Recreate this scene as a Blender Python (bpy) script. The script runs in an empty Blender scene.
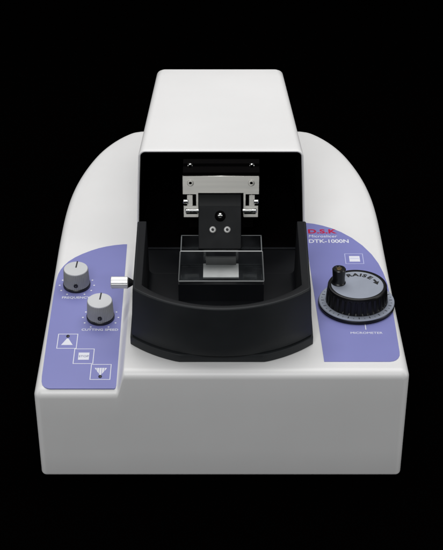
import bpy, bmesh, math, random
import numpy as np
from mathutils import Vector, Matrix
random.seed(7)
R = math.radians
MM = 0.001
sc = bpy.context.scene
COL = sc.collection

# ------------------------------------------------------------------ camera
cam_d = bpy.data.cameras.new('camera')
cam = bpy.data.objects.new('camera', cam_d)
COL.objects.link(cam)
cam.location = (-0.0002, -0.9509, 0.7507)
cam.rotation_euler = (R(90 - 31), 0, 0)
cam_d.sensor_fit = 'HORIZONTAL'
cam_d.sensor_width = 36.0
cam_d.lens = 36.0 * 1543 / 443
cam_d.clip_start = 0.02
cam_d.clip_end = 60
sc.camera = cam

# ------------------------------------------------------------------ world, lamps, exposure
w = bpy.data.worlds.new('World')
sc.world = w
w.use_nodes = True
w.node_tree.nodes['Background'].inputs['Color'].default_value = (0, 0, 0, 1)
w.node_tree.nodes['Background'].inputs['Strength'].default_value = 0.0
sc.view_settings.view_transform = 'Standard'
sc.view_settings.look = 'None'
sc.view_settings.exposure = 0.0
sc.view_settings.gamma = 1.0


def softbox(name, loc, target, sx, sy, watts, col=(1, 1, 1)):
    d = bpy.data.lights.new(name, 'AREA')
    d.shape = 'RECTANGLE'
    d.size, d.size_y = sx, sy
    d.energy = watts
    d.color = col
    o = bpy.data.objects.new(name, d)
    COL.objects.link(o)
    o.location = loc
    o.rotation_euler = (Vector(target) - Vector(loc)).to_track_quat('-Z', 'Y').to_euler()
    return o


softbox('overhead_softbox', (0.03, 0.42, 0.98), (0.0, 0.26, 0.12), 0.9, 0.8, 7.5, (1.0, 0.993, 0.99))
softbox('front_softbox', (-0.22, -1.25, 1.35), (0, 0.1, 0.1), 0.9, 0.55, 14.6, (0.98, 0.99, 1.0))
softbox('side_softbox', (1.25, -0.15, 0.45), (0, 0.1, 0.08), 0.4, 0.8, 4.0)
softbox('side_softbox', (-1.25, -0.15, 0.45), (0, 0.1, 0.08), 0.4, 0.8, 3.2)


# ------------------------------------------------------------------ materials
def mat(name, col, rough=0.5, metal=0.0, spec=0.5, bump=0.0, bscale=900.0, var=0.0, vscale=40.0, stretch=None, coat=0.0):
    m = bpy.data.materials.new(name)
    m.use_nodes = True
    nt = m.node_tree
    b = nt.nodes['Principled BSDF']
    b.inputs['Base Color'].default_value = (*col, 1)
    b.inputs['Roughness'].default_value = rough
    b.inputs['Metallic'].default_value = metal
    b.inputs['Specular IOR Level'].default_value = spec
    b.inputs['Coat Weight'].default_value = coat
    tc = nt.nodes.new('ShaderNodeTexCoord')
    mp = nt.nodes.new('ShaderNodeMapping')
    nt.links.new(tc.outputs['Object'], mp.inputs['Vector'])
    if stretch:
        mp.inputs['Scale'].default_value = stretch
    if bump > 0:
        n = nt.nodes.new('ShaderNodeTexNoise')
        n.inputs['Scale'].default_value = bscale
        n.inputs['Detail'].default_value = 3
        nt.links.new(mp.outputs['Vector'], n.inputs['Vector'])
        bp = nt.nodes.new('ShaderNodeBump')
        bp.inputs['Strength'].default_value = bump
        bp.inputs['Distance'].default_value = 0.0004
        nt.links.new(n.outputs['Fac'], bp.inputs['Height'])
        nt.links.new(bp.outputs['Normal'], b.inputs['Normal'])
    if var > 0:
        n2 = nt.nodes.new('ShaderNodeTexNoise')
        n2.inputs['Scale'].default_value = vscale
        n2.inputs['Detail'].default_value = 5
        nt.links.new(mp.outputs['Vector'], n2.inputs['Vector'])
        mr = nt.nodes.new('ShaderNodeMapRange')
        mr.inputs['From Min'].default_value = 0.3
        mr.inputs['From Max'].default_value = 0.7
        mr.inputs['To Min'].default_value = 1 - var
        mr.inputs['To Max'].default_value = 1 + var
        nt.links.new(n2.outputs['Fac'], mr.inputs['Value'])
        mul = nt.nodes.new('ShaderNodeVectorMath')
        mul.operation = 'SCALE'
        mul.inputs[0].default_value = col
        nt.links.new(mr.outputs['Result'], mul.inputs['Scale'])
        nt.links.new(mul.outputs['Vector'], b.inputs['Base Color'])
        mr2 = nt.nodes.new('ShaderNodeMapRange')
        mr2.inputs['From Min'].default_value = 0.3
        mr2.inputs['From Max'].default_value = 0.7
        mr2.inputs['To Min'].default_value = max(0.02, rough * (1 - var))
        mr2.inputs['To Max'].default_value = min(1, rough * (1 + var))
        nt.links.new(n2.outputs['Fac'], mr2.inputs['Value'])
        nt.links.new(mr2.outputs['Result'], b.inputs['Roughness'])
    return m


M = {}
M['white'] = mat('white_moulded_plastic', (0.80, 0.795, 0.79), 0.38, bump=0.05, bscale=1400, var=0.02, vscale=14)
M['black_in'] = mat('matt_black_lining', (0.0014, 0.0011, 0.0012), 0.8, spec=0.03, bump=0.05)
M['black'] = mat('satin_black_plastic', (0.0160, 0.0180, 0.0198), 0.55, spec=0.26, bump=0.08, bscale=1600, var=0.12, vscale=30)
M['inside'] = mat('shaded_black_plastic', (0.0048, 0.0054, 0.0068), 0.55, spec=0.2, bump=0.06, bscale=1600, var=0.12, vscale=30)  # tray black darkened; the shade inside the basin is put into the colour
M['anod'] = mat('black_anodised_metal', (0.0036, 0.0044, 0.0052), 0.5, spec=0.12, bump=0.04, bscale=1200, var=0.1)
M['rubber'] = mat('black_grip_plastic', (0.007, 0.007, 0.008), 0.33, spec=0.45, bump=0.05, var=0.1)
M['lilac'] = mat('printed_lilac_film', (0.222, 0.232, 0.525), 0.42, spec=0.4, var=0.025, vscale=25)
M['ink_w'] = mat('white_ink', (0.78, 0.79, 0.86), 0.5)
M['ink_pale'] = mat('pale_ink', (0.50, 0.52, 0.78), 0.5)
M['ink_r'] = mat('red_ink', (0.50, 0.008, 0.06), 0.45)
M['ink_k'] = mat('black_ink', (0.008, 0.008, 0.01), 0.45)
M['ink_g'] = mat('grey_ink', (0.22, 0.23, 0.36), 0.5)
M['knob'] = mat('grey_knob_plastic', (0.27, 0.275, 0.28), 0.45, bump=0.1, bscale=2500, var=0.05, vscale=200)
M['knobtop'] = mat('spun_aluminium_cap', (0.60, 0.61, 0.62), 0.45, metal=0.15, bump=0.04, bscale=2000, var=0.04)
M['dial'] = mat('satin_silver_dial', (0.32, 0.35, 0.42), 0.5, metal=0.2, var=0.05, vscale=60)
M['steel'] = mat('brushed_steel', (0.72, 0.71, 0.67), 0.68, metal=1.0, bump=0.2, bscale=900, var=0.10, vscale=300, stretch=(0.04, 1, 1))
nt = M['steel'].node_tree
tg = nt.nodes.new('ShaderNodeTangent')
tg.direction_type = 'RADIAL'
tg.axis = 'Z'
pb = nt.nodes['Principled BSDF']
pb.inputs['Anisotropic'].default_value = 0.9
pb.inputs['Anisotropic Rotation'].default_value = 0.25
nt.links.new(tg.outputs['Tangent'], pb.inputs['Tangent'])
M['plate'] = mat('ground_steel_plate', (0.80, 0.80, 0.79), 0.5, metal=0.2, var=0.06, vscale=160)
M['chrome'] = mat('polished_steel', (0.74, 0.74, 0.73), 0.16, metal=1.0)
M['screw'] = mat('dull_zinc_screw', (0.36, 0.36, 0.35), 0.45, metal=0.6, var=0.1, vscale=400)
M['dull'] = mat('dark_grey', (0.13, 0.13, 0.128), 0.5, metal=0.3, var=0.1, vscale=200)
M['grip'] = mat('black_moulded_grip', (0.0045, 0.0045, 0.005), 0.38, spec=0.3, bump=0.05, var=0.1)
M['alu'] = mat('satin_aluminium', (0.78, 0.78, 0.77), 0.36, metal=0.55)
M['gloss'] = mat('glossy_black_edge', (0.012, 0.013, 0.015), 0.2, spec=0.6)
M['brass'] = mat('worn_brass', (0.20, 0.15, 0.08), 0.35, metal=0.9)
M['edge'] = mat('ground_glass_edge', (0.36, 0.37, 0.37), 0.4)
M['edge_side'] = mat('dim_glass_edge', (0.13, 0.14, 0.145), 0.3)  # darker copy of the front edge material, its weaker glint put into the colour
M['void'] = mat('black_velvet', (0.0006, 0.0005, 0.0005), 1.0, spec=0.0)


def glass_mat():
    m = bpy.data.materials.new('thin_clear_glass')
    m.use_nodes = True
    nt = m.node_tree
    for n in list(nt.nodes):
        nt.nodes.remove(n)
    out = nt.nodes.new('ShaderNodeOutputMaterial')
    mix = nt.nodes.new('ShaderNodeMixShader')
    tr = nt.nodes.new('ShaderNodeBsdfTransparent')
    tr.inputs['Color'].default_value = (0.94, 0.955, 0.955, 1)
    gl = nt.nodes.new('ShaderNodeBsdfGlossy')
    gl.inputs['Roughness'].default_value = 0.03
    fr = nt.nodes.new('ShaderNodeFresnel')
    fr.inputs['IOR'].default_value = 1.5
    nt.links.new(fr.outputs['Fac'], mix.inputs['Fac'])
    nt.links.new(tr.outputs['BSDF'], mix.inputs[1])
    nt.links.new(gl.outputs['BSDF'], mix.inputs[2])
    # faint diffuse haze painted on to lighten the panes, uneven by noise
    df = nt.nodes.new('ShaderNodeBsdfDiffuse')
    df.inputs['Color'].default_value = (0.62, 0.66, 0.72, 1)
    tc = nt.nodes.new('ShaderNodeTexCoord')
    ns = nt.nodes.new('ShaderNodeTexNoise')
    ns.inputs['Scale'].default_value = 90
    ns.inputs['Detail'].default_value = 6
    nt.links.new(tc.outputs['Object'], ns.inputs['Vector'])
    mr = nt.nodes.new('ShaderNodeMapRange')
    mr.inputs['From Min'].default_value = 0.35
    mr.inputs['From Max'].default_value = 0.7
    mr.inputs['To Min'].default_value = 0.006
    mr.inputs['To Max'].default_value = 0.022
    nt.links.new(ns.outputs['Fac'], mr.inputs['Value'])
    mix2 = nt.nodes.new('ShaderNodeMixShader')
    nt.links.new(mr.outputs['Result'], mix2.inputs['Fac'])
    nt.links.new(mix.outputs['Shader'], mix2.inputs[1])
    nt.links.new(df.outputs['BSDF'], mix2.inputs[2])
    nt.links.new(mix2.outputs['Shader'], out.inputs['Surface'])
    return m


M['glass'] = glass_mat()


# ------------------------------------------------------------------ helpers (all shapes in millimetres)
def build(name, bm, mats, parent=None, smooth=35, bevel=0.0, seg=2):
    """link a bmesh (mm) as ONE mesh object"""
    bmesh.ops.recalc_face_normals(bm, faces=bm.faces)
    bmesh.ops.scale(bm, vec=(MM, MM, MM), verts=bm.verts)
    me = bpy.data.meshes.new(name)
    bm.to_mesh(me)
    bm.free()
    if not isinstance(mats, (list, tuple)):
        mats = [mats]
    for m in mats:
        me.materials.append(m)
    if smooth:
        for p in me.polygons:
            p.use_smooth = True
        me.set_sharp_from_angle(angle=R(smooth))
    o = bpy.data.objects.new(name, me)
    COL.objects.link(o)
    if parent is not None:
        o.parent = parent
    if bevel > 0:
        b = o.modifiers.new('bevel', 'BEVEL')
        b.width = bevel * MM
        b.segments = seg
        b.limit_method = 'ANGLE'
        b.angle_limit = R(40)
        b.harden_normals = False
    return o


def empty(name, label, cat, loc=(0, 0, 0)):
    o = bpy.data.objects.new(name, None)
    COL.objects.link(o)
    o.empty_display_size = 0.02
    o['label'] = label
    o['category'] = cat
    return o


def loft(bm, rings, closed=True, cap0=False, cap1=False, mi=0):
    vs = [[bm.verts.new(p) for p in r] for r in rings]
    n = len(vs[0])
    for a, b in zip(vs[:-1], vs[1:]):
        for i in range(n if closed else n - 1):
            j = (i + 1) % n
            f = bm.faces.new((a[i], a[j], b[j], b[i]))
            f.material_index = mi
    if cap0:
        bm.faces.new(vs[0][::-1]).material_index = mi
    if cap1:
        bm.faces.new(vs[-1]).material_index = mi
    return vs


def box(bm, x0, x1, y0, y1, z0, z1, mi=0, mtx=None):
    vs = [bm.verts.new((x, y, z)) for z in (z0, z1) for (x, y) in ((x0, y0), (x1, y0), (x1, y1), (x0, y1))]
    if mtx is not None:
        for v in vs:
            v.co = mtx @ v.co
    for f in ((0, 3, 2, 1), (4, 5, 6, 7), (0, 1, 5, 4), (1, 2, 6, 5), (2, 3, 7, 6), (3, 0, 4, 7)):
        bm.faces.new([vs[i] for i in f]).material_index = mi


def lathe(bm, prof, n=64, mtx=None, mi=0, mod=None, cap0=True, cap1=True):
    rings = []
    for (r, z) in prof:
        ring = []
        for k in range(n):
            a = 2 * math.pi * k / n
            rr = r * (mod(a, z) if mod else 1.0)
            p = Vector((rr * math.cos(a), rr * math.sin(a), z))
            ring.append(mtx @ p if mtx is not None else p)
        rings.append(ring)
    loft(bm, rings, True, cap0, cap1, mi)


def prism(bm, pts, z0, z1, mtx=None, mi=0):
    a = [Vector((x, y, z0)) for x, y in pts]
    b = [Vector((x, y, z1)) for x, y in pts]
    if mtx is not None:
        a = [mtx @ p for p in a]
        b = [mtx @ p for p in b]
    loft(bm, [a, b], True, True, True, mi)


def text(bm, s, mtx, size, bold=0.0, xs=1.0, shear=0.0, align='LEFT', space=1.0, depth=0.06, mi=0):
    """lettering as real (very thin) geometry; baseline at mtx origin, size in mm"""
    cu = bpy.data.curves.new('lettering', 'FONT')
    cu.body = s
    cu.size = size
    cu.offset = bold
    cu.shear = shear
    cu.align_x = align
    cu.space_character = space
    cu.extrude = depth / 2
    cu.resolution_u = 4
    o = bpy.data.objects.new('lettering', cu)
    COL.objects.link(o)
    dg = bpy.context.evaluated_depsgraph_get()
    me = bpy.data.meshes.new_from_object(o.evaluated_get(dg))
    b2 = bmesh.new()
    b2.from_mesh(me)
    bmesh.ops.transform(b2, matrix=mtx @ Matrix.Translation((0, 0, depth / 2)) @ Matrix.Diagonal((xs, 1, 1, 1)), verts=b2.verts)
    b2.to_mesh(me)
    b2.free()
    n0 = len(bm.faces)
    bm.from_mesh(me)
    bm.faces.ensure_lookup_table()
    for f in bm.faces[n0:]:
        f.material_index = mi
    bpy.data.objects.remove(o)
    bpy.data.curves.remove(cu)
    bpy.data.meshes.remove(me)


def smooth01(t):
    t = min(1, max(0, t))
    return t * t * (3 - 2 * t)


T = Matrix.Translation
RX = lambda a: Matrix.Rotation(R(a), 4, 'X')
RY = lambda a: Matrix.Rotation(R(a), 4, 'Y')
RZ = lambda a: Matrix.Rotation(R(a), 4, 'Z')

# ------------------------------------------------------------------ setting
bm = bmesh.new()
bm.faces.new([bm.verts.new(p) for p in ((-4000, -3000, -3.7), (4000, -3000, -3.7), (4000, 3000, -3.7), (-4000, 3000, -3.7))])
g = build('ground', bm, M['void'], smooth=0)
g['kind'] = 'structure'
bm = bmesh.new()
bm.faces.new([bm.verts.new(p) for p in ((-4000, 2900, -3.6), (4000, 2900, -3.6), (4000, 2900, 3500), (-4000, 2900, 3500))])
g = build('backdrop', bm, M['void'], smooth=0)
g['kind'] = 'structure'

# ------------------------------------------------------------------ microtome
DZ = 94.1          # height of the deck
W = 139.0          # half width
LEN = 419.0
SLOPE = 17.6 / 200.0

micro = empty('microtome', 'white bench microtome with lilac control panels, grey knobs and a black handwheel', 'microtome')


def zdrop(y):
    k = 6.0
    t = (200.0 - y) / k
    sp = k * (math.log1p(math.exp(-abs(t))) + max(t, 0))
    return SLOPE * sp


def ztop(x, y):
    s = 1 - smooth01((x + 79.0) / 6.5)
    return DZ - zdrop(y) * s


WY = [(0, 141.6), (60, 140.6), (120, 139.6), (215, 138.9), (240, 138.6), (262, 137.8), (285, 136.1), (308, 133.1), (332, 128.3), (353, 122.7), (373, 115.8), (390, 107.5), (403, 99.0), (411, 92.0), (416, 86.0), (419, 78)]
ys_, ws_ = [p[0] for p in WY], [p[1] for p in WY]


def catmull(x):
    if x <= 215:
        v = float(np.interp(x, ys_[:4], ws_[:4]))
    else:
        i = max(1, min(len(WY) - 2, int(np.searchsorted(ys_, x)) - 1))
        y0, y1 = ys_[i], ys_[i + 1]
        m0 = (ws_[i + 1] - ws_[i - 1]) / (ys_[i + 1] - ys_[i - 1])
        m1 = (ws_[i + 2] - ws_[i]) / (ys_[i + 2] - ys_[i]) if i + 2 < len(WY) else (ws_[i + 1] - ws_[i]) / (y1 - y0)
        h = y1 - y0
        t = (x - y0) / h
        v = (2 * t**3 - 3 * t**2 + 1) * ws_[i] + (t**3 - 2 * t**2 + t) * h * m0 + (-2 * t**3 + 3 * t**2) * ws_[i + 1] + (t**3 - t**2) * h * m1
    rc = 6.0
    if x < rc:
        v -= rc - math.sqrt(max(0, rc * rc - (rc - x) ** 2))
    return v


def make_housing():
    r = 6.5
    K = 9
    dk = [r * (1 - math.cos(math.pi / 2 * k / K)) for k in range(K + 1)]
    ysv = sorted(set([round(v, 3) for v in dk] + [8, 9.5, 13] + list(np.linspace(18, LEN - 14, 66)) + [LEN - 10, LEN - 8] + [LEN - v for v in dk]))
    inner = sorted(set([round(v, 2) for v in list(np.linspace(-(W - r), W - r, 44)) + list(np.linspace(-81.5, -69.5, 26))]))
    xin = [v for v in inner if abs(v) < W - r - 0.4]
    rows = []
    for y in ysv:
        hw = catmull(y)
        xs = [-hw + d for d in dk]
        f = (hw - r) / (W - r)
        xs += [x * f for x in xin]
        xs += [hw - d for d in dk[::-1]]
        rows.append([(x, y) for x in xs])
    nx = len(rows[0])
    # true distance to the plan outline
    yy = np.unique(np.concatenate([np.linspace(0, 10, 60), np.linspace(10, LEN, 500), np.linspace(LEN - 12, LEN, 80)]))
    hw = np.array([catmull(v) for v in yy])
    pl = np.concatenate([np.stack([np.linspace(-hw[0], hw[0], 300), np.zeros(300)], 1), np.stack([hw, yy], 1),
                         np.stack([np.linspace(hw[-1], -hw[-1], 200), np.full(200, LEN)], 1), np.stack([-hw[::-1], yy[::-1]], 1)])
    A = pl
    B = np.roll(pl, -1, 0)
    AB = B - A
    L2 = np.maximum((AB ** 2).sum(1), 1e-9)

    def dist(p):
        t = np.clip(((p - A) * AB).sum(1) / L2, 0, 1)
        q = A + AB * t[:, None]
        return math.sqrt(((q - p) ** 2).sum(1).min())

    bm = bmesh.new()
    V = []
    ny = len(rows)
    for j, row in enumerate(rows):
        vr = []
        for i, (x, y) in enumerate(row):
            edge = i in (0, nx - 1) or j in (0, ny - 1)
            d = 0 if edge else min(r, dist(np.array((x, y))))
            z = ztop(x, y) - (r - math.sqrt(max(0, r * r - (r - d) ** 2)))
            vr.append(bm.verts.new((x, y, z)))
        V.append(vr)
    for j in range(ny - 1):
        for i in range(nx - 1):
            bm.faces.new((V[j][i], V[j][i + 1], V[j + 1][i + 1], V[j + 1][i]))
    loop = V[0][:] + [V[j][-1] for j in range(1, ny)] + V[-1][-2::-1] + [V[j][0] for j in range(ny - 2, 0, -1)]
    P = np.array([(v.co.x, v.co.y) for v in loop])
    tn = np.roll(P, -1, 0) - np.roll(P, 1, 0)
    nr = np.stack([-tn[:, 1], tn[:, 0]], 1)
    nr /= np.maximum(np.linalg.norm(nr, axis=1, keepdims=True), 1e-9)
    rb = 2.2
    spec = [(0.0, 0.75), (0.0, 0.5), (0.0, 0.25)]
    prev = loop
    n = len(loop)
    for (ins, fr) in spec + [(rb * (1 - math.cos(a)), -a) for a in np.linspace(0, math.pi / 2, 6)]:
        cur = []
        for k in range(n):
            zb = loop[k].co.z
            dr = 1.3 * (1 - fr) if fr > 0 else 1.3
            z = rb + (zb + 3.2 - rb) * fr if fr > 0 else rb - rb * math.sin(-fr)
            cur.append(bm.verts.new((P[k, 0] + nr[k, 0] * (ins + dr), P[k, 1] + nr[k, 1] * ins, z - 3.2)))
        for k in range(n):
            bm.faces.new((prev[k], cur[k], cur[(k + 1) % n], prev[(k + 1) % n]))
        prev = cur
    bm.faces.new(prev)
    bmesh.ops.translate(bm, vec=(-0.6, 0, 0), verts=bm.verts)
    return build('housing', bm, M['white'], micro, smooth=50)


make_housing()


# head cover: tapered hood, open at the front
def usection(y, ht, hb, zt, zb, r, n=9):
    pts = [(-hb, y, zb), (-(hb + (ht - hb) * 0.5), y, zb + (zt - zb) * 0.5)]
    for k in range(n + 1):
        a = math.pi / 2 * k / n
        pts.append((-ht + r - r * math.cos(a), y, zt - r + r * math.sin(a)))
    for k in range(1, 8):
        pts.append((-ht + r + (2 * ht - 2 * r) * k / 8, y, zt))
    for k in range(n + 1):
        a = math.pi / 2 * (1 - k / n)
        pts.append((ht - r + r * math.cos(a), y, zt - r + r * math.sin(a)))
    pts += [((hb + (ht - hb) * 0.5), y, zb + (zt - zb) * 0.5), (hb, y, zb)]
    return pts


HY0, HY1 = 185.0, 365.5


def hood(y, off=0.0, rr=6.0):
    t = (y - HY0) / (HY1 - HY0)
    ht = 68.0 + (57.6 - 68.0) * t
    hb = ht + 4.0
    cx_ = -0.7 - 1.0 * t
    return [(x + cx_, yy, z) for x, yy, z in usection(y, ht - off, hb - off, 187.0 - 4.0 * t - off, 90.0, max(0.8, rr - off))]


bm = bmesh.new()
rings = []
lip = 1.7
rings.append([(x, y, z) for x, y, z in hood(HY0 + 7, lip)])
rings.append(hood(HY0 + 0.6, lip))
rings.append(hood(HY0 + 0.15, lip - 0.35))
rings.append(hood(HY0, lip - 0.8))
rings.append(hood(HY0 + 0.1, 0.5))
rings.append(hood(HY0 + 0.5, 0.12))
for y in [HY0 + 1.1] + list(np.linspace(HY0 + 8, HY1 - 7, 12)):
    rings.append(hood(y))
rb = 7.0
for k in range(1, 9):
    a = math.pi / 2 * k / 8
    rings.append(hood(HY1 - rb + rb * math.sin(a), rb * (1 - math.cos(a)), 7.6))
loft(bm, rings, closed=False, cap1=True)
head = build('head_cover', bm, M['white'], micro, smooth=50)
bm = bmesh.new()
lin = [hood(y, 1.9) for y in (HY0 + 1.6, 230, 300, 340)]
lin = [[(x, y, max(z, 94.9)) for x, y, z in s] for s in lin]
loft(bm, lin, closed=True, cap1=True)
build('inner_lining', bm, M['black_in'], head, smooth=40)


# ------------------------------------------------------------------ control panels
def zpl(y):
    return DZ - zdrop(y)


def panel_sheet(name, rows, zf, th=0.45):
    """rows: (y, x0, x1) from front to back"""
    bm = bmesh.new()
    n = 6
    top = [[(x0 + (x1 - x0) * k / n, y, zf(y) + th) for k in range(n + 1)] for y, x0, x1 in rows]
    vs = [[bm.verts.new(p) for p in r] for r in top]
    for a, b in zip(vs[:-1], vs[1:]):
        for i in range(n):
            bm.faces.new((a[i], a[i + 1], b[i + 1], b[i]))
    lp = vs[0] + [v[-1] for v in vs[1:]] + vs[-1][-2::-1] + [v[0] for v in vs[-2:0:-1]]
    lo = [bm.verts.new((v.co.x, v.co.y, v.co.z - th - 0.3)) for v in lp]
    for k in range(len(lp)):
        j = (k + 1) % len(lp)
        bm.faces.new((lp[k], lo[k], lo[j], lp[j]))
    return build(name, bm, M['lilac'], micro, smooth=50)


def lerp(tab, y):
    return float(np.interp(y, [t[0] for t in tab], [t[1] for t in tab]))


Lx0 = [(3.5, -130.2), (4.2, -132.2), (5.5, -134.2), (8, -135.9), (12, -136.8), (18, -137.2), (60, -137.4), (120, -137.4), (140, -137.0), (150, -136.0), (156, -134.6), (162, -132.2),
       (168, -128.9), (174, -123.8), (179, -118.0), (184, -110.8), (187.5, -104.6), (190, -98.5), (192, -91.5), (193.4, -83.5)]
Lx1 = [(3.5, -81.4), (4.5, -80.3), (7, -79.9), (193.4, -80.9)]
ysL = sorted(set([t[0] for t in Lx0] + [4.5, 7] + list(np.linspace(20, 138, 16)) + [152, 154, 159, 165, 171, 176.5, 181.5, 186, 189, 191]))
lp_ = panel_sheet('control_panel', [(y, lerp(Lx0, y), lerp(Lx1, y)) for y in ysL], zpl)
lp_['label'] = 'lilac panel with two knobs and three boxed symbols'
Rx0 = [(14.5, 77.4), (227.5, 71.6), (230, 72.0)]
Rx1 = [(14.5, 127.0), (15.2, 129.8), (16.5, 131.8), (19, 133.8), (23, 135.2), (28, 135.6), (80, 136.0), (110, 136.0), (128, 135.4), (145, 133.7), (160, 131.0), (175, 126.6), (190, 120.0), (203, 112.0),
       (213, 103.6), (220, 95.6), (225, 87.5), (228, 80.5), (229.6, 74.0)]
ysR = sorted(set([t[0] for t in Rx1] + list(np.linspace(30, 225, 24)) + [207, 216, 222.5, 226.5]))
rp_ = panel_sheet('control_panel', [(y, lerp(Rx0, y), lerp(Rx1, y)) for y in ysR], lambda y: DZ)
rp_['label'] = 'lilac panel with red and white lettering around the handwheel'

TH = 0.47
SA = math.degrees(math.atan(SLOPE))


def onleft(x, y):
    return T((x, y, zpl(y) + TH)) @ RX(SA)


def onright(x, y):
    return T((x, y, DZ + TH))


def frame(bm, m, w_, h_, t_, mi=0, shear=0.0):
    for (x0, x1, y0, y1) in ((-w_ / 2, w_ / 2, -h_ / 2, -h_ / 2 + t_), (-w_ / 2, w_ / 2, h_ / 2 - t_, h_ / 2),
                             (-w_ / 2, -w_ / 2 + t_, -h_ / 2 + t_, h_ / 2 - t_), (w_ / 2 - t_, w_ / 2, -h_ / 2 + t_, h_ / 2 - t_)):
        box(bm, x0, x1, y0, y1, 0, 0.07, mi, m)


# left panel prints
KNOBS = [(-119.3, 134.2), (-97.0, 91.0)]
bm = bmesh.new()
text(bm, 'FREQUENCY', onleft(-118.9, 116.2), 3.9, 0.06, 1.03, align='CENTER')
build('lettering', bm, M['ink_w'], lp_, smooth=0)
bm = bmesh.new()
text(bm, 'CUTTING SPEED', onleft(-96.6, 73.9), 3.8, 0.06, 1.04, align='CENTER')
build('lettering', bm, M['ink_w'], lp_, smooth=0)
for (kx, ky) in KNOBS:
    bm = bmesh.new()
    for k in range(11):
        a = R(-60 + 30 * k)
        lathe(bm, [(0.75, 0), (0.75, 0.07)], 14, onleft(kx + 14.2 * math.cos(a), ky + 14.2 * math.sin(a)))
    build('scale_dots', bm, M['ink_w'], lp_, smooth=0)
BT = [(-121.2, 60.6), (-107.0, 42.0), (-92.7, 23.0)]
for i, (bx, by) in enumerate(BT):
    m = onleft(bx, by)
    bm = bmesh.new()
    frame(bm, m, 15.8, 18.6, 0.62)
    build('button_frame', bm, M['ink_w'], lp_, smooth=0)
    bm = bmesh.new()
    if i == 0:
        prism(bm, [(-4.6, -4.8), (4.6, -4.8), (0.6, 3.4), (-0.6, 3.4)], 0, 0.08, m)
        build('up_arrow', bm, M['ink_w'], lp_, smooth=0)
    elif i == 1:
        box(bm, -4.2, 4.2, -4.4, 4.4, 0, 0.08, 0, m)
        text(bm, 'STOP', m @ T((0, -1.25, 0.09)), 3.3, 0.03, 1.0, align='CENTER', mi=1)
        build('stop_mark', bm, [M['ink_w'], M['ink_g']], lp_, smooth=0)
    else:
        for k in range(5):
            x0, x1 = -4.8 + 9.6 * k / 5, -4.8 + 9.6 * (k + 1) / 5 - 0.35
            yb = lambda x: 4.6 - 9.0 * (1 - abs(x) / 4.8)
            pts = [(x0, 4.8), (x0, yb(x0))] + ([(0, yb(0))] if x0 < 0 < x1 else []) + [(x1, yb(x1)), (x1, 4.8)]
            prism(bm, pts, 0, 0.08, m)
        build('down_arrow', bm, M['ink_w'], lp_, smooth=0)
    if i != 1:
        bm = bmesh.new()
        lathe(bm, [(1.35, 0), (1.35, 0.25), (0.9, 0.5)], 20, m @ T((0, 6.2 if i == 0 else -5.6, 0.05)) @ Matrix.Diagonal((1.0, 1.25, 1, 1)))
        build('indicator_lamp', bm, M['ink_k'], lp_, smooth=40)

# right panel prints
bm = bmesh.new()
text(bm, 'D.S.K', onright(74.4, 211.2), 9.6, 0.36, 1.05, space=1.05)
build('brand_lettering', bm, M['ink_r'], rp_, smooth=0)
bm = bmesh.new()
text(bm, 'Microslicer', onright(74.6, 203.9), 6.2, 0.0, 0.88, shear=0.1)
build('model_lettering', bm, M['ink_w'], rp_, smooth=0)
bm = bmesh.new()
text(bm, 'DTK-1000N', onright(74.3, 194.6), 8.2, 0.16, 0.83)
build('model_lettering', bm, M['ink_w'], rp_, smooth=0)
bm = bmesh.new()
frame(bm, onright(111.3, 167.6), 15.6, 17.0, 0.62)
build('button_frame', bm, M['ink_pale'], rp_, smooth=0)
bm = bmesh.new()
box(bm, -4.4, 4.4, -4.6, 4.6, 0, 0.08, 0, onright(111.6, 167.4))
box(bm, -3.6, 3.6, -0.35, 0.35, 0.08, 0.12, 1, onright(111.6, 168.0))
build('button_mark', bm, [M['ink_w'], M['ink_pale']], rp_, smooth=0)
bm = bmesh.new()
text(bm, 'MICROMETER', onright(112.4, 52.4), 4.0, 0.0, 1.02, align='CENTER')
build('lettering', bm, M['ink_w'], rp_, smooth=0)
bm = bmesh.new()
box(bm, -0.35, 0.35, 0, 9.0, 0, 0.07, 0, onright(112.4, 58.4))
build('index_line', bm, M['ink_w'], rp_, smooth=0)


# ------------------------------------------------------------------ dial knobs
def ribs(n, amp):
    return lambda a, z: 1 - amp * (0.5 + 0.5 * math.cos(n * a)) ** 3


def make_knob(kx, ky, turn):
    root = T((kx, ky, zpl(ky) + 0.45)) @ RX(SA) @ RZ(turn)
    bm = bmesh.new()
    md = ribs(40, 0.022)
    lathe(bm, [(9.6, 2.6), (10.75, 2.8), (10.7, 4), (10.45, 9), (10.1, 16.2), (9.75, 16.8)], 240, root, mod=md)
    o = build('dial_knob', bm, M['knob'], micro, smooth=28)
    bm = bmesh.new()
    lathe(bm, [(10.6, 0), (11.2, 0.3), (11.2, 2.3), (10.8, 2.7)], 64, root)
    build('knob_skirt', bm, M['rubber'], o)
    bm = bmesh.new()
    lathe(bm, [(9.9, 16.4), (9.75, 17.05), (9.5, 17.25)], 96, root)
    build('knob_cap', bm, M['knobtop'], o)
    bm = bmesh.new()
    box(bm, -0.55, 0.55, 1.0, 9.9, 17.2, 17.5, 0, root)
    build('pointer', bm, M['ink_k'], o, smooth=0)
    bm = bmesh.new()
    lathe(bm, [(1.75, 0), (1.75, 0.9), (1.2, 1.0), (0.9, 0.5)], 24, root @ RZ(-turn) @ T((0.3, -10.05, 7.0)) @ RX(88))
    build('set_screw', bm, M['ink_k'], o)
    return o


make_knob(*KNOBS[0], -4)
make_knob(*KNOBS[1], -4)

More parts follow.
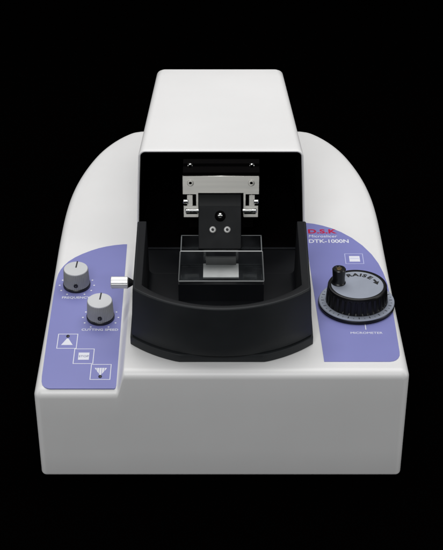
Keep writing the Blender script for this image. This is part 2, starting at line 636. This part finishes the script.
# ------------------------------------------------------------------ handwheel
HX, HYc = 107.7, 95.2
hw0 = T((HX, HYc, DZ + 0.45))
bm = bmesh.new()
md = lambda a, z: (1 - 0.045 * (0.5 + 0.5 * math.cos(30 * a)) ** 1.6) if 4.8 < z < 16.0 else 1.0
lathe(bm, [(24.0, 4.0), (24.7, 4.4), (24.7, 4.7), (24.6, 6.0), (24.2, 11), (23.8, 15.3), (23.6, 16.3), (23.5, 17.8), (23.1, 18.6), (22.3, 18.9), (20.9, 18.8), (20.6, 18.0)], 30 * 14, hw0, mod=md)
wheel = build('handwheel', bm, M['grip'], micro, smooth=30)
bm = bmesh.new()
lathe(bm, [(29.4, 0), (30.3, 0.3), (30.6, 2.6), (30.2, 3.3), (25, 3.3)], 128, hw0)
build('base_flange', bm, M['grip'], wheel)
bm = bmesh.new()
lathe(bm, [(30.2, 3.2), (30.1, 3.9), (29.7, 4.2), (24.4, 4.25), (24.0, 4.0)], 160, hw0)
ring = build('dial_ring', bm, M['dial'], wheel)
bm = bmesh.new()
for k in range(40):
    a = 9 * k
    l = 2.4 if k % 2 == 0 else 1.2
    wd = 0.3 if k % 2 == 0 else 0.15
    box(bm, 28.4 - l, 28.4, -wd, wd, 4.26, 4.36, 0, hw0 @ RZ(a))
build('dial_ticks', bm, M['ink_k'], wheel, smooth=0)
bm = bmesh.new()
lathe(bm, [(20.75, 17.5), (20.7, 18.3), (20.5, 18.45), (8, 18.4)], 128, hw0)
face = build('face_plate', bm, M['dial'], wheel)
bm = bmesh.new()
rad = 13.5
for ch, ang in zip('RAISE', (111, 91.5, 76, 64, 45.5)):
    text(bm, ch, hw0 @ RZ(ang - 90) @ T((0, rad, 18.5)), 5.9, 0.26, 1.2, align='CENTER')
# curved arrow
aa = np.linspace(31, 16, 8)
inn = [((rad + 1.5) * math.cos(R(a)), (rad + 1.5) * math.sin(R(a))) for a in aa]
out = [((rad + 3.2) * math.cos(R(a)), (rad + 3.2) * math.sin(R(a))) for a in aa]
hd = [((rad + 5.0) * math.cos(R(17)), (rad + 5.0) * math.sin(R(17))), ((rad + 2.6) * math.cos(R(1)), (rad + 2.6) * math.sin(R(1))), ((rad - 0.4) * math.cos(R(17)), (rad - 0.4) * math.sin(R(17)))]
for i in range(7):
    prism(bm, [inn[i], out[i], out[i + 1], inn[i + 1]], 18.5, 18.56, hw0)
prism(bm, hd, 18.5, 18.57, hw0)
build('lettering', bm, M['ink_k'], wheel, smooth=0)
bm = bmesh.new()
hm = T((92.9, 98.3, DZ + 0.45))
lathe(bm, [(5.7, 18.4), (5.7, 19.2), (5.1, 19.9), (4.9, 24), (5.3, 29.5), (5.4, 31.2), (4.9, 31.9), (3.6, 31.9), (3.3, 31.4), (2.2, 31.4)], 48, hm)
hnd = build('crank_handle', bm, M['rubber'], wheel)
bm = bmesh.new()
lathe(bm, [(2.3, 31.2), (2.3, 31.7), (1.9, 32.0), (1.0, 32.0)], 32, hm)
build('handle_pin', bm, M['brass'], wheel)

# ------------------------------------------------------------------ blade carriage inside the opening
bm = bmesh.new()
box(bm, -31.4, 30.6, 156.6, 171.5, 150, 181.6)
box(bm, -31.4, 30.6, 168.0, 176.0, 150, 187.2 - 3.2)
box(bm, -27, 26, 176, 300, 120, 170)
car = build('blade_carriage', bm, M['black_in'], micro, smooth=0, bevel=0.4)


def screw(name, mtx, r, m1, parent, hexs=True, h=1.6):
    bm = bmesh.new()
    lathe(bm, [(r, 0), (r, h * 0.6), (r * 0.93, h * 0.85), (r * 0.75, h), (r * 0.5, h), (r * 0.45, h * 0.3)], 32, mtx)
    lathe(bm, [(r * 0.44, h * 0.55), (r * 0.2, h * 0.55)], 6, mtx, 1)  # black disc standing in for the shade inside the hex socket
    return build(name, bm, [m1, M['ink_k']], parent, smooth=35)


FRONT = RX(90)   # local z -> -y (towards the viewer)
for x in (-25.6, 24.4):
    screw('screw', T((x, 167.9, 182.2)) @ FRONT, 2.3, M['chrome'], car, h=2.2)

PY = 155.0
zt, zb = 178.8, 141.3
# plate outline with the middle cut away and one notch in either leg
xo, xi = 31.0, 18.2
cx = -0.7
half = [(0, zt), (xo - 0.6, zt), (xo, zt - 0.6), (xo, 162.4), (20.2, 162.4), (20.2, 151.8), (xo - 0.6, 151.8), (xo - 0.6, zb), (xi + 0.4, zb), (xi, zb + 1), (xi, 163.6), (0, 163.6)]
bm = bmesh.new()
pts = half[1:-1]
poly = [(cx + x, z) for x, z in pts] + [(cx - x, z) for x, z in pts[::-1]]
prism(bm, poly, 0, 2.2, T((0, PY + 2.2, 0)) @ RX(90))
plate = build('mounting_plate', bm, M['steel'], micro, smooth=0, bevel=0.25)
for s in (-1, 1):
    screw('screw', T((cx + s * 24.6, PY - 0.01, 173.1)) @ FRONT, 2.7, M['steel'], plate, h=1.0)
    bm = bmesh.new()
    box(bm, cx + s * 25.2 - 2.4, cx + s * 25.2 + 2.4, PY + 0.2, PY + 1.6, 150.4, 161.6)
    build('guide_strip', bm, M['steel'], plate, smooth=0, bevel=0.3)
    bm = bmesh.new()
    lathe(bm, [(1.5, 0), (1.9, 0.4), (1.9, 3.6), (1.4, 4.0)], 24, T((cx + s * 30.6, PY - 0.6, 156.4)) @ RY(-90 * s))
    build('adjuster_screw', bm, M['chrome'], plate)
    bm = bmesh.new()
    lathe(bm, [(1.2, 0), (1.9, 0.5), (1.9, 3.6), (1.55, 3.8), (1.55, 9.0), (1.85, 9.1), (1.85, 11.2)], 28, T((cx + s * 29.0, PY - 1.2, 148.3)) @ RY(-90 * s))
    build('pivot_pin', bm, M['chrome'], plate)
    bm = bmesh.new()
    box(bm, cx + s * 23.6 - 4.6, cx + s * 23.6 + 4.6, PY - 0.5, PY + 0.1, 144.6, 146.2)
    build('guide_groove', bm, M['anod'], plate, smooth=0)

bm = bmesh.new()
# arm (top face level, front face leaning down towards the bath)
prof = [(155.0, 163.0), (137.0, 161.6), (136.1, 160.9), (117.2, 133.3), (117.6, 132.0), (120.6, 131.8), (139.0, 156.0), (155.0, 157.0)]
a = [(-18.6, y, z) for y, z in prof]
b = [(15.5, y, z) for y, z in prof]
loft(bm, [a, b], True, True, True)
clamp = build('blade_clamp', bm, M['anod'], micro, smooth=0, bevel=0.35)
ang = math.degrees(math.atan2(27.6, 18.9))      # lean of the front face
org = Vector((-1.5, 117.2, 133.3))


def onclamp(x, d):
    up = Vector((0, 18.9, 27.6)).normalized()
    p = Vector((x, 117.2, 133.3)) + up * d
    return T(p) @ RX(ang)


for x in (-7.2, 4.4):
    screw('screw', onclamp(x, 15.3), 2.75, M['screw'], clamp, h=1.3)
bm = bmesh.new()
lathe(bm, [(4.3, -0.2), (4.3, 1.6), (3.6, 2.2), (2.0, 2.2)], 32, onclamp(-1.3, 26.3))
build('lock_boss', bm, M['black_in'], clamp)
bm = bmesh.new()
lathe(bm, [(2.2, 2.0), (2.3, 3.6), (2.15, 4.9), (1.5, 5.9), (0.6, 6.3)], 28, onclamp(-1.3, 26.3))
build('lock_pin', bm, M['chrome'], clamp)

# ------------------------------------------------------------------ bath tray on the deck
tray = empty('bath_tray', 'black round-fronted tray sitting on the white deck below the hood opening', 'tray')


def outer_outline(off, si=0.0, n=48):
    side = lambda y: 68.9 - si + off + (y - 40) / 143 * 1.5
    Rr = 94.0 + off
    cy = 9.2 + 94.0
    xc = side(38)
    a0 = math.asin((68.6 + off) / Rr)
    pts = [(-side(y), y) for y in (142, 120, 95, 70, 52)]
    for k in range(n + 1):
        a = -a0 + 2 * a0 * k / n
        pts.append((Rr * math.sin(a) * xc / (68.6 + off), cy - Rr * math.cos(a)))
    return pts + [(side(y), y) for y in (52, 70, 95, 120, 142)]


def inner_outline(off, n=48):
    side = lambda y: 60.2 - off + (y - 45) / 97 * 0.6
    Rr = 76.0 - off
    cy = 14.2 + 76.0
    xc = side(44)
    a0 = math.asin((60.0 - off) / Rr)
    pts = [(-side(y), y) for y in (142, 120, 95, 72, 56)]
    for k in range(n + 1):
        a = -a0 + 2 * a0 * k / n
        pts.append((Rr * math.sin(a) * xc / (60.0 - off), cy - Rr * math.cos(a)))
    return pts + [(side(y), y) for y in (56, 72, 95, 120, 142)]


def at(pts, z, ymin=None):
    return [(x, max(y, ymin) if ymin is not None else y, z) for x, y in pts]


bm = bmesh.new()
z0 = DZ
RT = z0 + 50.5
rings = [at(outer_outline(1.0), z0 + 0.25, 14.0), at(outer_outline(1.2), z0 + 0.8, 13.7), at(outer_outline(1.2), z0 + 6.7, 13.4), at(outer_outline(0.8), z0 + 7.1, 13.6),
         at(outer_outline(-1.6), z0 + 7.2), at(outer_outline(-1.6), z0 + 8.3), at(outer_outline(-0.3), z0 + 8.5), at(outer_outline(0.0), z0 + 9.0),
         at(outer_outline(0.2, 0.5), z0 + 20), at(outer_outline(0.2, 1.3), z0 + 36)]
rc = 1.5
for k in range(0, 7):
    a = math.pi / 2 * k / 6
    rings.append(at(outer_outline(0.2 - rc * (1 - math.cos(a)), 1.9), RT - rc + rc * math.sin(a)))
nf = len(rings)
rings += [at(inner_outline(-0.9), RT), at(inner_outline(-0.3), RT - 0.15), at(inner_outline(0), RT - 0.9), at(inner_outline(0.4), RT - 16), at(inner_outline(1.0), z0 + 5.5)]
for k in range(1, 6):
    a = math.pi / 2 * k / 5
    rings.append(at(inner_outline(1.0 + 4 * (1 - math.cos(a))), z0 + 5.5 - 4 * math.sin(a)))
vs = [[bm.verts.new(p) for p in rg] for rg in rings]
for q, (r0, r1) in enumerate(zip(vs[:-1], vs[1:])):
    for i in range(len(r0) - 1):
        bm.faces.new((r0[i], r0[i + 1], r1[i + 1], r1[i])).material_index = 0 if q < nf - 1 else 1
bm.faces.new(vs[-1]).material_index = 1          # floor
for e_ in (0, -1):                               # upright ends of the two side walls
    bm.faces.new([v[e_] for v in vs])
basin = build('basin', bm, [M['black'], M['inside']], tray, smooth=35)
bm = bmesh.new()
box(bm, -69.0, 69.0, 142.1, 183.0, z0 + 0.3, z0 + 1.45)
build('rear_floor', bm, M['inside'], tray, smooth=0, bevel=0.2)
bm = bmesh.new()
box(bm, -66.5, 66.5, 180.6, 182.6, z0 + 1.6, z0 + 3.4)
build('back_lip', bm, M['gloss'], tray, smooth=0, bevel=0.7, seg=3)
bm = bmesh.new()
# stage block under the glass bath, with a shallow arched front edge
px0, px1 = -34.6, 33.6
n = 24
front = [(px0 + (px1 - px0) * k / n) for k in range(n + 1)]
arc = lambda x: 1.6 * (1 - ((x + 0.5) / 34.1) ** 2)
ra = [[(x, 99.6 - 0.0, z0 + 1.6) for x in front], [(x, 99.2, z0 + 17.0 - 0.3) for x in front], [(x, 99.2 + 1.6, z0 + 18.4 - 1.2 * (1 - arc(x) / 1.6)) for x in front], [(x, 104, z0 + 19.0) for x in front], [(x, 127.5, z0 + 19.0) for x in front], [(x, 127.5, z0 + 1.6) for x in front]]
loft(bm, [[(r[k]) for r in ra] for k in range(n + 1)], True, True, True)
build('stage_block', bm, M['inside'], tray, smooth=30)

# clamp knob screwed into the left wall of the tray
cz, cyk = 125.0, 79.0
bm = bmesh.new()
fl = lambda a, z: 1 - 0.06 * (max(0.0, math.cos(10 * a)) ** 6)
lathe(bm, [(4.2, 0), (4.75, 0.5), (4.75, 13.0), (4.3, 13.6), (2.8, 13.6)], 160, T((-86.6, cyk, cz)) @ RY(90), mod=fl)
kn = build('clamp_knob', bm, M['alu'], tray, smooth=30)
bm = bmesh.new()
lathe(bm, [(4.1, 13.6), (3.9, 14.2), (1.5, 18.2), (1.5, 22.0)], 40, T((-86.6, cyk, cz)) @ RY(90))
build('cone_tip', bm, M['rubber'], kn)

# ------------------------------------------------------------------ glass bath
bath = empty('glass_bath', 'small clear rectangular glass box standing on the block inside the black tray', 'glass bath')
gb = z0 + 19.1
gt = 140.2
t_ = 1.5
bm = bmesh.new()
# front, back, left, right panes and bottom sheet, flared slightly to the bottom
fx0, fx1, fl_ = -32.6, 31.9, 1.6
y0, y1 = 101.0, 127.2


def pane(quad, nrm, mi=1, t_=0.8):
    """quad: 4 outer corners bottom-left, bottom-right, top-right, top-left; thickness t_ along nrm"""
    o = [bm.verts.new(p) for p in quad]
    i = [bm.verts.new(Vector(p) + Vector(nrm) * t_) for p in quad]
    bm.faces.new(o)
    bm.faces.new(i[::-1])
    for k in range(4):
        j = (k + 1) % 4
        f = bm.faces.new((o[k], i[k], i[j], o[j]))
        f.material_index = mi


pane([(fx0 - fl_, y0 - 0.6, gb), (fx1 + fl_, y0 - 0.6, gb), (fx1, y0, gt), (fx0, y0, gt)], (0, 1, 0), 1, 1.5)
pane([(fx0 - fl_, y1, gb), (fx1 + fl_, y1, gb), (fx1, y1, gt), (fx0, y1, gt)], (0, -1, 0), 2)
e = 0.05
pane([(fx0 - fl_, y0 + t_ + e - 0.6, gb), (fx0 - fl_, y1 - t_ - e, gb), (fx0, y1 - t_ - e, gt), (fx0, y0 + t_ + e, gt)], (1, 0, 0), 2)
pane([(fx1 + fl_, y0 + t_ + e - 0.6, gb), (fx1 + fl_, y1 - t_ - e, gb), (fx1, y1 - t_ - e, gt), (fx1, y0 + t_ + e, gt)], (-1, 0, 0), 2)
build('glass_wall', bm, [M['glass'], M['edge'], M['edge_side']], bath, smooth=0)
bm = bmesh.new()
box(bm, fx0 - fl_ + t_ + .1, fx1 + fl_ - t_ - .1, y0 + t_ + .1, y1 - t_ - .1, gb, gb + 1.0)
build('glass_floor', bm, M['glass'], bath, smooth=0)
bm = bmesh.new()
box(bm, fx0 - fl_ - 0.2, fx1 + fl_ + 0.2, y0 - 1.5, y0 - 0.7, gb - 0.05, gb + 0.75)
build('base_edge', bm, M['edge'], bath, smooth=0, bevel=0.15)
for s_ in (0, 1):
    bm = bmesh.new()
    xa, xb = ((fx0 - fl_ - 0.15, fx0 - 0.15), (fx1 + fl_ + 0.15, fx1 + 0.15))[s_]
    q = lambda x, y, z: [(x - 0.35, y - 0.35, z), (x + 0.35, y - 0.35, z), (x + 0.35, y, z), (x - 0.35, y, z)]
    loft(bm, [q(xa, y0 - 0.65, gb + 0.8), q(xb, y0 - 0.05, gt)], True, True, True)
    build('corner_edge', bm, M['edge'], bath, smooth=0)

spec = empty('specimen_plate', 'bright flat metal plate lying inside the small glass box', 'specimen plate')
bm = bmesh.new()
box(bm, -14.9, 13.6, y0 + 2.0, 124.2, gb + 1.05, gb + 2.4)
build('base_plate', bm, M['plate'], spec, smooth=0, bevel=0.2)
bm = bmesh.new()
box(bm, -12.8, 11.6, 121.6, 124.0, gb + 2.45, gb + 9.5)  # darker grey upright strip across the back of the plate
build('grey_upright', bm, M['dull'], spec, smooth=0, bevel=0.2)
